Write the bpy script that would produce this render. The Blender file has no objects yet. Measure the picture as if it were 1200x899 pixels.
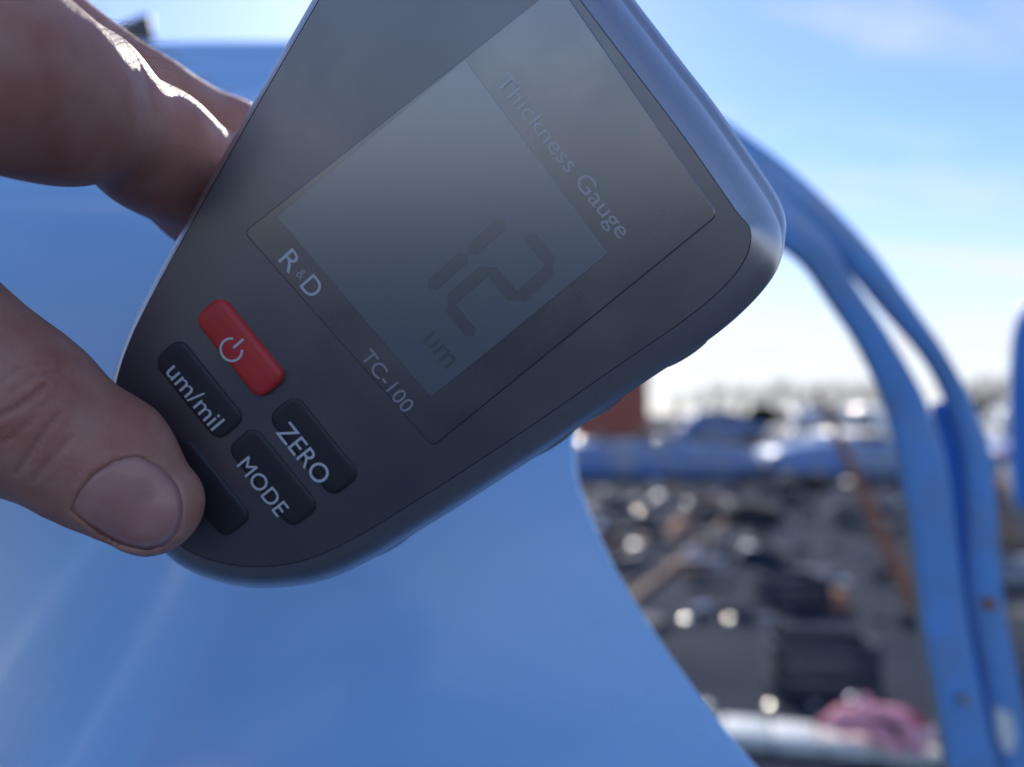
import bpy, bmesh, math, random
import numpy as np
from mathutils import Vector, Matrix
random.seed(7); rng = np.random.default_rng(11)
R = math.radians
S = bpy.context.scene
COL = S.collection

# ------------------------------------------------------------------ camera, sky, sun, exposure
PITCH = R(2.3); EYE = 1.25; F = 900.0
cam_d = bpy.data.cameras.new('camera'); cam = bpy.data.objects.new('camera', cam_d); COL.objects.link(cam)
cam.location = (0, 0, EYE); cam.rotation_euler = (R(90) + PITCH, 0, 0)
cam_d.sensor_width = 36; cam_d.lens = 27; cam_d.clip_start = 0.005; cam_d.clip_end = 3000
cam_d.dof.use_dof = True; cam_d.dof.focus_distance = 0.125; cam_d.dof.aperture_fstop = 7.9
S.camera = cam
SUN_EL, SUN_AZ = 31.5, -9.3            # azimuth from +Y towards +X
S.view_settings.view_transform = 'Standard'; S.view_settings.look = 'None'
S.view_settings.exposure = 0.43; S.view_settings.gamma = 1.0
S.view_settings.use_curve_mapping = False
S.cycles.max_bounces = 8; S.cycles.sample_clamp_indirect = 6
W = bpy.data.worlds.new('World'); S.world = W; W.use_nodes = True
def build_world():
    nt = W.node_tree; N = nt.nodes; L = nt.links; N.clear()
    out = N.new('ShaderNodeOutputWorld'); bg = N.new('ShaderNodeBackground')
    sky = N.new('ShaderNodeTexSky'); sky.sky_type = 'NISHITA'; sky.sun_disc = False
    sky.sun_elevation = R(SUN_EL); sky.sun_rotation = R(SUN_AZ)
    sky.air_density = 1.0; sky.dust_density = 0.25; sky.ozone_density = 2.5; sky.altitude = 200
    tc = N.new('ShaderNodeTexCoord'); sep = N.new('ShaderNodeSeparateXYZ'); L.new(tc.outputs['Generated'], sep.inputs[0])
    def m(op, a, b=None, clamp=False):
        n = N.new('ShaderNodeMath'); n.operation = op; n.use_clamp = clamp
        for i, v in enumerate((a, b)):
            if v is None: continue
            if isinstance(v, (int, float)): n.inputs[i].default_value = v
            else: L.new(v, n.inputs[i])
        return n.outputs[0]
    zz = m('MAXIMUM', sep.outputs[2], 0.0)
    den = m('ADD', zz, 0.12)
    comb = N.new('ShaderNodeCombineXYZ')
    L.new(m('DIVIDE', sep.outputs[0], den), comb.inputs[0]); L.new(m('DIVIDE', sep.outputs[1], den), comb.inputs[1])
    mp = N.new('ShaderNodeMapping'); L.new(comb.outputs[0], mp.inputs[0])
    mp.inputs['Rotation'].default_value = (0, 0, R(24)); mp.inputs['Scale'].default_value = (0.55, 1.5, 1)
    nz = N.new('ShaderNodeTexNoise'); nz.inputs['Scale'].default_value = 0.9; nz.inputs['Detail'].default_value = 6
    nz.inputs['Roughness'].default_value = 0.6; nz.inputs['Distortion'].default_value = 0.5; L.new(mp.outputs[0], nz.inputs['Vector'])
    ramp = N.new('ShaderNodeMapRange'); ramp.interpolation_type = 'SMOOTHSTEP'
    ramp.inputs[1].default_value = 0.48; ramp.inputs[2].default_value = 0.76; L.new(nz.outputs[0], ramp.inputs[0])
    hz = N.new('ShaderNodeMapRange'); hz.interpolation_type = 'SMOOTHSTEP'   # low cloud bank round the whole horizon
    hz.inputs[1].default_value = 0.30; hz.inputs[2].default_value = 0.02; L.new(sep.outputs[2], hz.inputs[0])
    fac = m('ADD', m('MULTIPLY', ramp.outputs[0], 0.8), m('MULTIPLY', hz.outputs[0], 0.82), True)
    mix = N.new('ShaderNodeMix'); mix.data_type = 'RGBA'
    tint = N.new('ShaderNodeMix'); tint.data_type = 'RGBA'; tint.blend_type = 'MULTIPLY'; tint.inputs[0].default_value = 1
    L.new(sky.outputs[0], tint.inputs[6]); tint.inputs[7].default_value = (0.80, 0.86, 1.06, 1)
    L.new(fac, mix.inputs[0]); L.new(tint.outputs[2], mix.inputs[6]); mix.inputs[7].default_value = (4.65, 4.7, 4.95, 1)
    L.new(mix.outputs[2], bg.inputs[0]); bg.inputs[1].default_value = 0.15
    L.new(bg.outputs[0], out.inputs[0])
build_world()
sd = bpy.data.lights.new('sun', 'SUN'); sun = bpy.data.objects.new('sun', sd); COL.objects.link(sun)
sd.energy = 3.1; sd.angle = R(0.55); sd.color = (1.0, 0.93, 0.82)
SUNDIR = Vector((math.sin(R(SUN_AZ)) * math.cos(R(SUN_EL)), math.cos(R(SUN_AZ)) * math.cos(R(SUN_EL)), math.sin(R(SUN_EL))))
sun.rotation_euler = (-SUNDIR).to_track_quat('-Z', 'Y').to_euler(); sun.location = SUNDIR * 30

# ------------------------------------------------------------------ photo geometry helpers
cp, sp_ = math.cos(PITCH), math.sin(PITCH)
CAM_R = Matrix(((1, 0, 0), (0, -sp_, cp), (0, cp, sp_)))          # columns: right, up, forward
def cray(u, v): return Vector(((u - 600) / F, -(v - 449.5) / F, 1.0))
def c2w(p): return CAM_R @ Vector(p) + Vector((0, 0, EYE))
def H(u, v, d): return cray(u, v) * d                             # camera space
def P(u, v, d): return c2w(H(u, v, d))                            # world space
def G(u, v, z=0.0):                                               # ray meets the level z
    r = CAM_R @ cray(u, v); t = (z - EYE) / r.z
    return Vector((r.x * t, r.y * t, z))

# ------------------------------------------------------------------ materials
def mat(name, col, rough=0.5, metal=0.0, coat=0.0, spec=0.5, noise=None, bump=None, sss=None, ior=None, coat_rough=0.05, coat_ior=1.5, vor=None, grime=None):
    m = bpy.data.materials.new(name); m.use_nodes = True; nt = m.node_tree; N = nt.nodes; L = nt.links
    b = N['Principled BSDF']; b.inputs['Base Color'].default_value = (*col, 1)
    b.inputs['Roughness'].default_value = rough; b.inputs['Metallic'].default_value = metal
    b.inputs['Coat Weight'].default_value = coat; b.inputs['Coat Roughness'].default_value = coat_rough
    b.inputs['Coat IOR'].default_value = coat_ior
    b.inputs['Specular IOR Level'].default_value = spec
    if ior: b.inputs['IOR'].default_value = ior
    if sss:
        b.inputs['Subsurface Weight'].default_value = sss[0]; b.inputs['Subsurface Radius'].default_value = sss[1]
        b.inputs['Subsurface Scale'].default_value = sss[2]
    tc = N.new('ShaderNodeTexCoord')
    if noise:                                                     # (scale, colour2, amount)
        n = N.new('ShaderNodeTexNoise'); n.inputs['Scale'].default_value = noise[0]; n.inputs['Detail'].default_value = 5
        L.new(tc.outputs['Object'], n.inputs['Vector'])
        r = N.new('ShaderNodeMapRange'); r.inputs[1].default_value = 0.35; r.inputs[2].default_value = 0.68
        r.inputs[4].default_value = noise[2]; L.new(n.outputs[0], r.inputs[0])
        x = N.new('ShaderNodeMix'); x.data_type = 'RGBA'; L.new(r.outputs[0], x.inputs[0])
        x.inputs[6].default_value = (*col, 1); x.inputs[7].default_value = (*noise[1], 1)
        L.new(x.outputs[2], b.inputs['Base Color'])
    if grime:                                                     # (scale, low, high): smears in the gloss
        n = N.new('ShaderNodeTexNoise'); n.inputs['Scale'].default_value = grime[0]; n.inputs['Detail'].default_value = 6; n.inputs['Distortion'].default_value = .6
        L.new(tc.outputs['Object'], n.inputs['Vector']); r = N.new('ShaderNodeMapRange'); r.inputs[1].default_value = .35; r.inputs[2].default_value = .65
        r.inputs[3].default_value = grime[1]; r.inputs[4].default_value = grime[2]; L.new(n.outputs[0], r.inputs[0]); L.new(r.outputs[0], b.inputs['Coat Roughness'])
    if bump:                                                      # (scale, strength, distance)
        n = N.new('ShaderNodeTexNoise'); n.inputs['Scale'].default_value = bump[0]; n.inputs['Detail'].default_value = 4
        L.new(tc.outputs['Object'], n.inputs['Vector'])
        h = n.outputs[0]
        if vor:
            v = N.new('ShaderNodeTexVoronoi'); v.feature = 'DISTANCE_TO_EDGE'; v.inputs['Scale'].default_value = vor[0]
            nn = N.new('ShaderNodeTexNoise'); nn.inputs['Scale'].default_value = vor[0] * .4; L.new(tc.outputs['Object'], nn.inputs['Vector'])
            ad = N.new('ShaderNodeVectorMath'); ad.operation = 'MULTIPLY_ADD'; L.new(nn.outputs['Color'], ad.inputs[0])
            ad.inputs[1].default_value = (1.6 / vor[0],) * 3; L.new(tc.outputs['Object'], ad.inputs[2]); L.new(ad.outputs[0], v.inputs['Vector'])
            cl = N.new('ShaderNodeMapRange'); cl.inputs[2].default_value = 0.18; L.new(v.outputs[0], cl.inputs[0])
            ma = N.new('ShaderNodeMath'); ma.operation = 'MULTIPLY_ADD'; L.new(cl.outputs[0], ma.inputs[0]); ma.inputs[1].default_value = vor[1]; L.new(h, ma.inputs[2]); h = ma.outputs[0]
        bp = N.new('ShaderNodeBump'); bp.inputs['Strength'].default_value = bump[1]; bp.inputs['Distance'].default_value = bump[2]
        L.new(h, bp.inputs['Height']); L.new(bp.outputs[0], b.inputs['Normal'])
    return m
M = {}
M['paint'] = mat('blue_car_paint', (0.27, 0.56, 0.90), 0.42, 0.0, 1.0, coat_rough=0.11, coat_ior=1.7, noise=(420, (0.32, 0.57, 0.86), 0.55), bump=(260, 0.06, 0.0006), grime=(16, .07, .32))
M['paint_shaded'] = mat('blue_car_paint_shaded', (0.14, 0.39, 0.80), 0.42, 0.0, 0.9, coat_rough=0.12, coat_ior=1.5, noise=(45, (0.19, 0.34, 0.58), 0.8))  # car paint again, with the shade on the rails put into the colour
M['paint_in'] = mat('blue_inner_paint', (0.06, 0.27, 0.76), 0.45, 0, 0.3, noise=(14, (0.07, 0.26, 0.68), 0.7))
M['skin'] = mat('skin', (0.55, 0.305, 0.24), 0.55, spec=0.35, sss=(0.5, (1.0, 0.36, 0.22), 0.0045), noise=(120, (0.45, 0.185, 0.135), 0.9), bump=(900, 0.35, 0.00025), vor=(1250, 0.42))
M['nail'] = mat('nail', (0.58, 0.315, 0.275), 0.34, coat=0.1, sss=(0.3, (1, .4, .25), 0.003), noise=(190, (0.50, 0.235, 0.215), 0.9), bump=(420, 0.08, 0.0002))
M['hair'] = mat('hair', (0.45, 0.33, 0.2), 0.4)
M['sleeve'] = mat('sleeve_cloth', (0.05, 0.055, 0.07), 0.9, bump=(300, 0.5, 0.001))
M['shell'] = mat('gauge_satin_shell', (0.46, 0.46, 0.49), 0.36, 0.85, noise=(700, (0.52, 0.52, 0.54), 0.6), bump=(3000, 0.2, 0.0001))
M['face'] = mat('gauge_face_plastic', (0.028, 0.035, 0.054), 0.42, coat=1.0, coat_rough=0.32, coat_ior=2.3, grime=(55, .28, .37), noise=(600, (0.034, 0.041, 0.060), 0.7), bump=(2600, 0.16, 0.00008))
M['cover'] = mat('display_cover', (0.02, 0.025, 0.04), 0.2, coat=1.0, coat_rough=0.28, coat_ior=2.7, grime=(48, .24, .34), noise=(60, (0.03, 0.032, 0.038), 0.5))
M['lcd'] = mat('lcd_glass', (0.075, 0.108, 0.145), 0.2, coat=1.0, coat_rough=0.28, coat_ior=2.7, noise=(70, (0.083, 0.115, 0.15), 0.5))
M['lcd_ink'] = mat('lcd_segment', (0.03, 0.045, 0.065), 0.25, coat=1.0, coat_rough=0.28, coat_ior=2.7)
M['seam'] = mat('seam_rubber', (0.012, 0.012, 0.014), 0.7)
M['rubber'] = mat('button_rubber', (0.024, 0.027, 0.037), 0.5, bump=(2600, 0.12, 0.00008))
M['red'] = mat('red_button', (0.62, 0.045, 0.045), 0.45, noise=(150, (0.56, 0.04, 0.042), 0.6), bump=(2400, 0.14, 0.00008))
M['ink'] = mat('white_print', (0.60, 0.63, 0.68), 0.5)
M['ink_dim'] = mat('grey_print', (0.30, 0.33, 0.38), 0.4, coat=1.0, coat_rough=.3, coat_ior=2.4)
M['asphalt'] = mat('yard_ground', (0.014, 0.023, 0.045), 0.9, spec=0.16, noise=(1.0, (0.05, 0.058, 0.072), 0.9), bump=(40, 0.5, 0.03))
M['chrome'] = mat('chrome', (0.75, 0.75, 0.74), 0.17, 1.0)
M['dark'] = mat('dark_plastic', (0.022, 0.03, 0.055), 0.6)
M['litter'] = mat('litter_plastic', (0.045, 0.052, 0.066), 0.7, noise=(3, (0.09, 0.09, 0.095), 0.8))
M['tyre'] = mat('tyre_rubber', (0.02, 0.02, 0.022), 0.8)
M['seatcloth'] = mat('seat_cloth', (0.04, 0.045, 0.055), 0.9)
M['glass'] = mat('car_glass', (0.02, 0.03, 0.04), 0.05, coat=1.0)
M['wreck'] = mat('wreck_blue_paint', (0.08, 0.20, 0.50), 0.4, 0, 0.5, noise=(2.2, (0.30, 0.34, 0.40), 0.85))
M['wreck2'] = mat('wreck_bright_blue_paint', (0.09, 0.24, 0.58), 0.4, 0, 0.5, noise=(1.8, (0.32, 0.37, 0.44), 0.85))
M['carwhite'] = mat('white_car_paint', (0.78, 0.78, 0.74), 0.35, 0, 0.6, noise=(3, (0.6, 0.59, 0.54), 0.6))
M['carsilver'] = mat('pale_car_paint', (0.55, 0.54, 0.51), 0.35, 0.2, 0.6, noise=(3, (0.45, 0.43, 0.4), 0.6))
M['wood'] = mat('weathered_wood', (0.15, 0.085, 0.055), 0.8, noise=(14, (0.13, 0.075, 0.05), 0.9))
M['rust'] = mat('rusty_steel', (0.46, 0.21, 0.11), 0.75, 0.1, noise=(20, (0.30, 0.13, 0.08), 0.9))
M['whiteblock'] = mat('white_block', (0.80, 0.81, 0.77), 0.7, noise=(6, (0.68, 0.70, 0.66), 0.7), bump=(60, 0.3, 0.01))
M['pink'] = mat('pink_plush', (0.95, 0.36, 0.42), 0.9, noise=(12, (0.93, 0.47, 0.50), 0.8), bump=(90, 0.6, 0.01))
M['palepink'] = mat('pale_pink_plush', (0.80, 0.52, 0.50), 0.9, bump=(90, 0.6, 0.01))
M['redplush'] = mat('red_plush', (0.62, 0.08, 0.12), 0.9, bump=(90, 0.6, 0.01))
M['brownstrap'] = mat('brown_strap', (0.07, 0.025, 0.02), 0.8)
M['brick'] = mat('red_brick', (0.46, 0.14, 0.09), 0.85, noise=(1.2, (0.38, 0.12, 0.09), 0.8))
M['bark'] = mat('bare_bark', (0.14, 0.11, 0.09), 0.9)
M['leafdark'] = mat('evergreen_leaf', (0.035, 0.045, 0.03), 0.8, noise=(3, (0.06, 0.065, 0.04), 0.8))
M['tan'] = mat('tan_scrap', (0.33, 0.22, 0.12), 0.8, noise=(8, (0.2, 0.12, 0.07), 0.8))
M['grey'] = mat('grey_scrap', (0.30, 0.31, 0.33), 0.5, 0.5, noise=(6, (0.2, 0.17, 0.15), 0.8))
M['strip'] = mat('weather_strip', (0.33, 0.32, 0.30), 0.7)
M['fin'] = mat('antenna_plastic', (0.09, 0.085, 0.085), 0.5)
M['glint_plate'] = mat('glint_white', (0.80, 0.80, 0.74), 0.4)  # white colour standing in for sunlight on the door frame

# ------------------------------------------------------------------ object helpers
def tag(o, label=None, cat=None, group=None, kind=None):
    if label: o['label'] = label
    if cat: o['category'] = cat
    if group: o['group'] = group
    if kind: o['kind'] = kind
    return o
def link(name, me, parent=None, loc=None):
    o = bpy.data.objects.new(name, me); COL.objects.link(o)
    if parent: o.parent = parent
    if loc is not None: o.location = loc
    return o
def meshobj(name, verts, faces, m, parent=None, smooth=True, loc=None):
    me = bpy.data.meshes.new(name); me.from_pydata([tuple(v) for v in verts], [], [tuple(f) for f in faces])
    bm = bmesh.new(); bm.from_mesh(me); bmesh.ops.recalc_face_normals(bm, faces=bm.faces[:]); bm.to_mesh(me); bm.free()
    me.materials.append(m)
    if smooth: me.polygons.foreach_set('use_smooth', [True] * len(me.polygons))
    me.update(); return link(name, me, parent, loc)
def empty(name, loc, rz=0.0):
    o = bpy.data.objects.new(name, None); COL.objects.link(o); o.location = loc; o.rotation_euler = (0, 0, rz); o.empty_display_size = 0.1; return o
def copy_tree(o, parent=None):
    c = o.copy(); COL.objects.link(c)
    if parent: c.parent = parent
    for ch in list(o.children): copy_tree(ch, c)
    return c
class MB:
    def __init__(s): s.v = []; s.f = []
    def add(s, v, f):
        k = len(s.v); s.v += [Vector(p) for p in v]; s.f += [[i + k for i in q] for q in f]
    def box(s, c, d, rot=None, bev=0.0):
        bm = bmesh.new(); bmesh.ops.create_cube(bm, size=1)
        for q in bm.verts: q.co = Vector((q.co.x * d[0], q.co.y * d[1], q.co.z * d[2]))
        if bev: bmesh.ops.bevel(bm, geom=bm.edges[:], offset=bev, segments=2, affect='EDGES', profile=0.5)
        bm.verts.index_update()
        s.add([(rot @ q.co if rot else q.co) + Vector(c) for q in bm.verts], [[q.index for q in f.verts] for f in bm.faces]); bm.free()
    def loft(s, secs, caps=True, closed=True):
        n = len(secs[0]); v = [p for q in secs for p in q]; f = []
        for i in range(len(secs) - 1):
            for j in range(n if closed else n - 1):
                a = i * n + j; b = i * n + (j + 1) % n; f.append([a, b, b + n, a + n])
        if caps: f.append(list(range(n))[::-1]); f.append([(len(secs) - 1) * n + j for j in range(n)])
        s.add(v, f)
    def tube(s, pts, rads, n=8):
        pts = [Vector(p) for p in pts]; secs = []
        for i, p in enumerate(pts):
            t = (pts[min(i + 1, len(pts) - 1)] - pts[max(i - 1, 0)]).normalized()
            a = t.orthogonal().normalized() if i == 0 else (a - t * a.dot(t)).normalized()
            b = t.cross(a)
            secs.append([p + (a * math.cos(2 * math.pi * k / n) + b * math.sin(2 * math.pi * k / n)) * rads[i] for k in range(n)])
        s.loft(secs)
    def lathe(s, prof, c=(0, 0, 0), axis='z', n=24):
        secs = []
        for r, z in prof:
            q = [Vector((r * math.cos(2 * math.pi * k / n), r * math.sin(2 * math.pi * k / n), z)) for k in range(n)]
            if axis == 'y': q = [Vector((p.x, p.z, p.y)) for p in q]
            secs.append([p + Vector(c) for p in q])
        s.loft(secs)
    def obj(s, name, m, parent=None, smooth=True, loc=None): return meshobj(name, s.v, s.f, m, parent, smooth, loc)
def crom(pts, n, closed=False):
    P_ = [np.array(p, float) for p in pts]; k = len(P_); out = []
    segs = k if closed else k - 1
    for i in range(segs):
        g = (lambda j: P_[j % k]) if closed else (lambda j: P_[min(max(j, 0), k - 1)])
        a, b, c, d = g(i - 1), g(i), g(i + 1), g(i + 2)
        for j in range(n):
            t = j / n
            out.append(0.5 * (2 * b + (c - a) * t + (2 * a - 5 * b + 4 * c - d) * t * t + (3 * b - a - 3 * c + d) * t ** 3))
    if not closed: out.append(P_[-1])
    return out

# surface nets: a watertight skin of a signed distance function
def surface_nets(fn, lo, hi, h, coarse=4):
    lo = np.array(lo, float); hi = np.array(hi, float)
    dims = (np.ceil((hi - lo) / (h * coarse)).astype(int) + 1) * coarse
    cd = dims // coarse
    ax = [lo[i] + (np.arange(cd[i]) + 0.5) * h * coarse for i in range(3)]
    cg = np.stack(np.meshgrid(*ax, indexing='ij'), -1).reshape(-1, 3)
    cv = fn(cg).reshape(cd)
    V = np.repeat(np.repeat(np.repeat(cv, coarse, 0), coarse, 1), coarse, 2).astype(np.float32)
    V = V.copy()
    near = np.repeat(np.repeat(np.repeat(np.abs(cv) < h * coarse * 2.2, coarse, 0), coarse, 1), coarse, 2)
    idx = np.argwhere(near)
    for s in range(0, len(idx), 400000):
        q = idx[s:s + 400000]; V[q[:, 0], q[:, 1], q[:, 2]] = fn(lo + q * h)
    ins = V < 0
    nx, ny, nz = np.array(V.shape) - 1
    cnt = sum(ins[i:nx + i, j:ny + j, k:nz + k].astype(np.int8) for i in (0, 1) for j in (0, 1) for k in (0, 1))
    cells = np.argwhere((cnt > 0) & (cnt < 8))
    vid = -np.ones((nx, ny, nz), np.int32); vid[cells[:, 0], cells[:, 1], cells[:, 2]] = np.arange(len(cells))
    acc = np.zeros((len(cells), 3)); num = np.zeros(len(cells))
    cor = [(i, j, k) for i in (0, 1) for j in (0, 1) for k in (0, 1)]
    for a in cor:
        for b in cor:
            if sum(b) - sum(a) == 1 and all(y >= x for x, y in zip(a, b)):
                va = V[cells[:, 0] + a[0], cells[:, 1] + a[1], cells[:, 2] + a[2]]; vb = V[cells[:, 0] + b[0], cells[:, 1] + b[1], cells[:, 2] + b[2]]
                x = (va < 0) != (vb < 0); t = np.where(x, va / np.where(va == vb, 1, va - vb), 0)
                acc += np.where(x[:, None], np.array(a) + t[:, None] * (np.array(b) - np.array(a)), 0); num += x
    pts = lo + (cells + acc / num[:, None]) * h
    faces = []
    for axis in range(3):
        o = [0, 0, 0]; o[axis] = 1
        sl0 = ins[:nx, :ny, :nz]; sl1 = ins[o[0]:nx + o[0], o[1]:ny + o[1], o[2]:nz + o[2]]
        e = np.argwhere(sl0 != sl1); u, w = (axis + 1) % 3, (axis + 2) % 3
        e = e[(e[:, u] > 0) & (e[:, w] > 0)]
        def at(du, dw):
            q = e.copy(); q[:, u] -= du; q[:, w] -= dw; return vid[q[:, 0], q[:, 1], q[:, 2]]
        quad = np.stack([at(0, 0), at(1, 0), at(1, 1), at(0, 1)], 1)
        flip = ~ins[e[:, 0], e[:, 1], e[:, 2]]
        quad[flip] = quad[flip][:, ::-1]
        faces.append(quad[(quad >= 0).all(1)])
    faces = np.concatenate(faces)
    for _ in range(3):                                            # settle onto the true surface
        d = fn(pts); g = grad(fn, pts, h * .4); pts = pts - g * np.clip(d, -h, h)[:, None]
    return pts, faces
def grad(fn, p, e):
    g = np.stack([fn(p + np.eye(3)[i] * e) - fn(p - np.eye(3)[i] * e) for i in range(3)], 1)
    return g / (np.linalg.norm(g, axis=1, keepdims=True) + 1e-12)
def rcone(p, a, b, ra, rb):
    a = np.array(a); ba = np.array(b) - a; t = np.clip(((p - a) @ ba) / (ba @ ba), 0, 1)
    return np.linalg.norm(p - a - t[:, None] * ba, axis=1) - (ra + (rb - ra) * t)
def smin(a, b, k):
    h = np.clip(0.5 + 0.5 * (b - a) / k, 0, 1); return b + (a - b) * h - k * h * (1 - h)
def fastmesh(name, pts, faces, m, parent=None):
    me = bpy.data.meshes.new(name); me.vertices.add(len(pts)); me.vertices.foreach_set('co', np.asarray(pts, np.float32).ravel())
    me.loops.add(faces.size); me.loops.foreach_set('vertex_index', faces.astype(np.int32).ravel())
    me.polygons.add(len(faces)); me.polygons.foreach_set('loop_start', np.arange(0, faces.size, 4, dtype=np.int32))
    me.update(calc_edges=True); me.validate(); me.materials.append(m)
    me.polygons.foreach_set('use_smooth', [True] * len(me.polygons)); return link(name, me, parent)

# ------------------------------------------------------------------ the ground
def build_ground():
    mb = MB(); n = 24; L_ = 900
    xs = [-L_ + 2 * L_ * i / n for i in range(n + 1)]
    mb.add([(x, y, 0) for y in xs for x in xs], [[j * (n + 1) + i, j * (n + 1) + i + 1, (j + 1) * (n + 1) + i + 1, (j + 1) * (n + 1) + i] for j in range(n) for i in range(n)])
    tag(mb.obj('ground', M['asphalt'], smooth=False), kind='structure')
build_ground()

# ------------------------------------------------------------------ the near blue car
def world_on(u, v, y):                                            # point of the ray at world distance y
    r = CAM_R @ cray(u, v); t = y / r.y; return Vector((r.x * t, y, r.z * t + EYE))
def v_of(y, z): # picture row of a point in the middle plane
    q = CAM_R.transposed() @ Vector((0, y, z)); return 449.5 - F * q.y / q.z
def build_near_car():
    car = empty('blue_car', (-0.2, 0.6, 0))
    tag(car, 'blue car body with an open curved window frame, right behind the hand and the gauge', 'car')
    inv = Matrix.Translation((0.2, -0.6, 0))
    # section through the panel: (y, z relative to the eye)
    sec = [(.165, -1.245), (.16, -.9), (.155, -.6), (.153, -.4), (.153, -.28), (.157, -.2), (.172, -.14), (.2, -.095), (.24, -.047), (.3, .02), (.36, .085), (.42, .152), (.47, .208), (.495, .234),
           (.512, .2525), (.535, .264), (.58, .272), (.75, .278), (1.0, .275), (1.35, .25)]
    sec = crom(sec, 5)
    ev = [-200, 47, 60, 75, 120, 185, 230, 330, 430, 505, 560, 640, 740, 840, 899, 1000, 1150, 1400]
    eu = [400, 420, 500, 610, 780, 885, 850, 740, 690, 666, 671, 700, 760, 832, 880, 975, 1110, 1200]
    rows = []; xl = -1.1
    for y, z in sec:
        v = v_of(y, z) if z > -.2 else 1400
        u = float(np.interp(v, ev, eu))
        d = (CAM_R.transposed() @ Vector((0, y, z))).z
        xr = (u - 600) / F * d
        if z <= -.14:
            k = min(1, (-.14 - z) / .06); xr = xr * (1 - k) + .16 * k
        row = []
        nx = 80
        for i in range(nx + 1):
            t = i / nx; t = 1 - (1 - t) ** 1.6
            x = xl + (xr - xl) * t
            bow = .018 * max(0, (-x - .05)) ** 1.2                # the panel falls away to the left
            dent = .0006 * math.sin(x * 31 + z * 17) * math.sin(z * 23 + 1)
            k = (min(-.045, -.078 + .45 * (z + .045)) - x) / .10; k = max(0, min(1, k)); k = k * k * (3 - 2 * k)
            wz = max(0, min(1, (.20 - z) / .12)); k *= wz * wz * (3 - 2 * wz)
            yy = y + (.31 + (y - .31) * .22 - y) * k                # left of the crease the side stands upright
            row.append(Vector((x, yy + bow + dent, z + EYE)))
        for dx, dy in ((.0012, .0008), (.0022, .003), (.0026, .009), (.001, .022), (-.006, .03)):   # turned flange
            row.append(Vector((xr + dx, y + dy, z + EYE - dy * .4)))
        rows.append(row)
    n = len(rows[0]); mb = MB()
    mb.loft(rows, caps=False, closed=False)
    mb.v = [inv @ p for p in mb.v]
    mb.obj('side_panel', M['paint'], car)
    # frame rails
    def dep(v): return float(np.interp(v, [180, 300, 480, 700, 1000], [.41, .43, .45, .45, .44]))
    def rail(name, pts, thick, m, dz=0.0, rnd=.35):
        q = crom([(u, v, w) for u, v, w in pts], 6)
        c = [P(u, v, dep(v) + dz) for u, v, w in q]; ws = [w * (dep(v) + dz) / F * .5 for u, v, w in q]
        c.append(Vector((c[-1].x + .02, c[-1].y, .45))); ws.append(ws[-1]); c.append(Vector((c[-1].x, c[-1].y, .005))); ws.append(ws[-1])
        secs = []
        for i, p in enumerate(c):
            t = (c[min(i + 1, len(c) - 1)] - c[max(i - 1, 0)]).normalized()
            fwd = Vector((0, 1, 0)); s = t.cross(fwd).normalized(); f = s.cross(t).normalized()
            if f.y < 0: f = -f
            hw = ws[i]; hk = thick / 2; ring = []; b = min(.0028, hw * .35)
            for x, y in ((-1, -1), (1, -1), (1, 1), (-1, 1)):
                for q in ((0, .3, .7, 1) if x * y > 0 else (1, .7, .3, 0)):
                    a = math.pi / 2 * q; ring.append(p + s * x * (hw - b + b * math.sin(math.pi / 2 - a)) + f * (hk + y * (hk - b + b * math.sin(a))))
            secs.append(ring)
        mb = MB(); mb.loft(secs); mb.v = [inv @ p for p in mb.v]
        return mb.obj(name, m, car)
    rail('window_frame', [(840, 190, 70), (905, 246, 56), (957, 292, 42), (990, 342, 36), (1028, 400, 36), (1066, 476, 45), (1087, 556, 52), (1099, 640, 50), (1112, 740, 52), (1126, 813, 52), (1140, 885, 55), (1165, 1000, 58)], .010, M['paint_shaded'])
    rail('door_frame', [(830, 160, 60), (903, 203, 44), (960, 250, 38), (1010, 300, 33), (1046, 345, 28), (1091, 402, 20), (1115, 440, 19), (1131, 474, 22), (1149, 527, 27), (1156, 585, 29), (1163, 700, 30), (1181, 800, 32), (1198, 899, 35), (1225, 1000, 38)], .012, M['paint_shaded'], dz=.006)
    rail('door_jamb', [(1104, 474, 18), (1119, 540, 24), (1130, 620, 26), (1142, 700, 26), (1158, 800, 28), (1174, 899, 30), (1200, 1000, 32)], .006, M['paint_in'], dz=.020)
    rail('weather_strip', [(1054, 500, 4), (1066, 590, 5), (1077, 680, 6), (1086, 750, 7), (1099, 813, 7), (1111, 885, 7), (1134, 1000, 7)], .006, M['strip'], dz=.003)
    for u, v, r, m, nm in ((1160, 708, .0035, 'rust', 'bolt'), (1130, 820, .003, 'strip', 'screw')):
        mb = MB(); c = P(u, v, dep(v) + (.0035 if nm == 'bolt' else -.0025))
        mb.lathe([(.0001, -.003), (r * .8, -.003), (r, -.0015), (r, .004)], axis='y', n=14); mb.v = [inv @ (p + c) for p in mb.v]; mb.obj(nm, M[m], car)
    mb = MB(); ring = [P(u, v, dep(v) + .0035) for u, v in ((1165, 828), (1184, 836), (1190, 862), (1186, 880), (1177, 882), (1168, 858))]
    mb.loft([ring, [p + Vector((0, -.0012, 0)) for p in ring]]); mb.v = [inv @ p for p in mb.v]; mb.obj('glint_plate', M['glint_plate'], car, smooth=False)  # added white plate in place of a bright sun reflection on the rail
    # second pillar at the right edge: the frame corner of the opened door
    q = crom([(1290, 318), (1240, 335), (1208, 372), (1199, 430), (1200, 500), (1203, 570), (1206, 592)], 6); c = [P(u, v, .62) for u, v in q]
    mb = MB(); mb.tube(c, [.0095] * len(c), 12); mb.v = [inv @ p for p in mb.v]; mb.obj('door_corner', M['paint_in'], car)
    # fin on the roof
    base = P(158, 45, .60); mb = MB()
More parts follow.
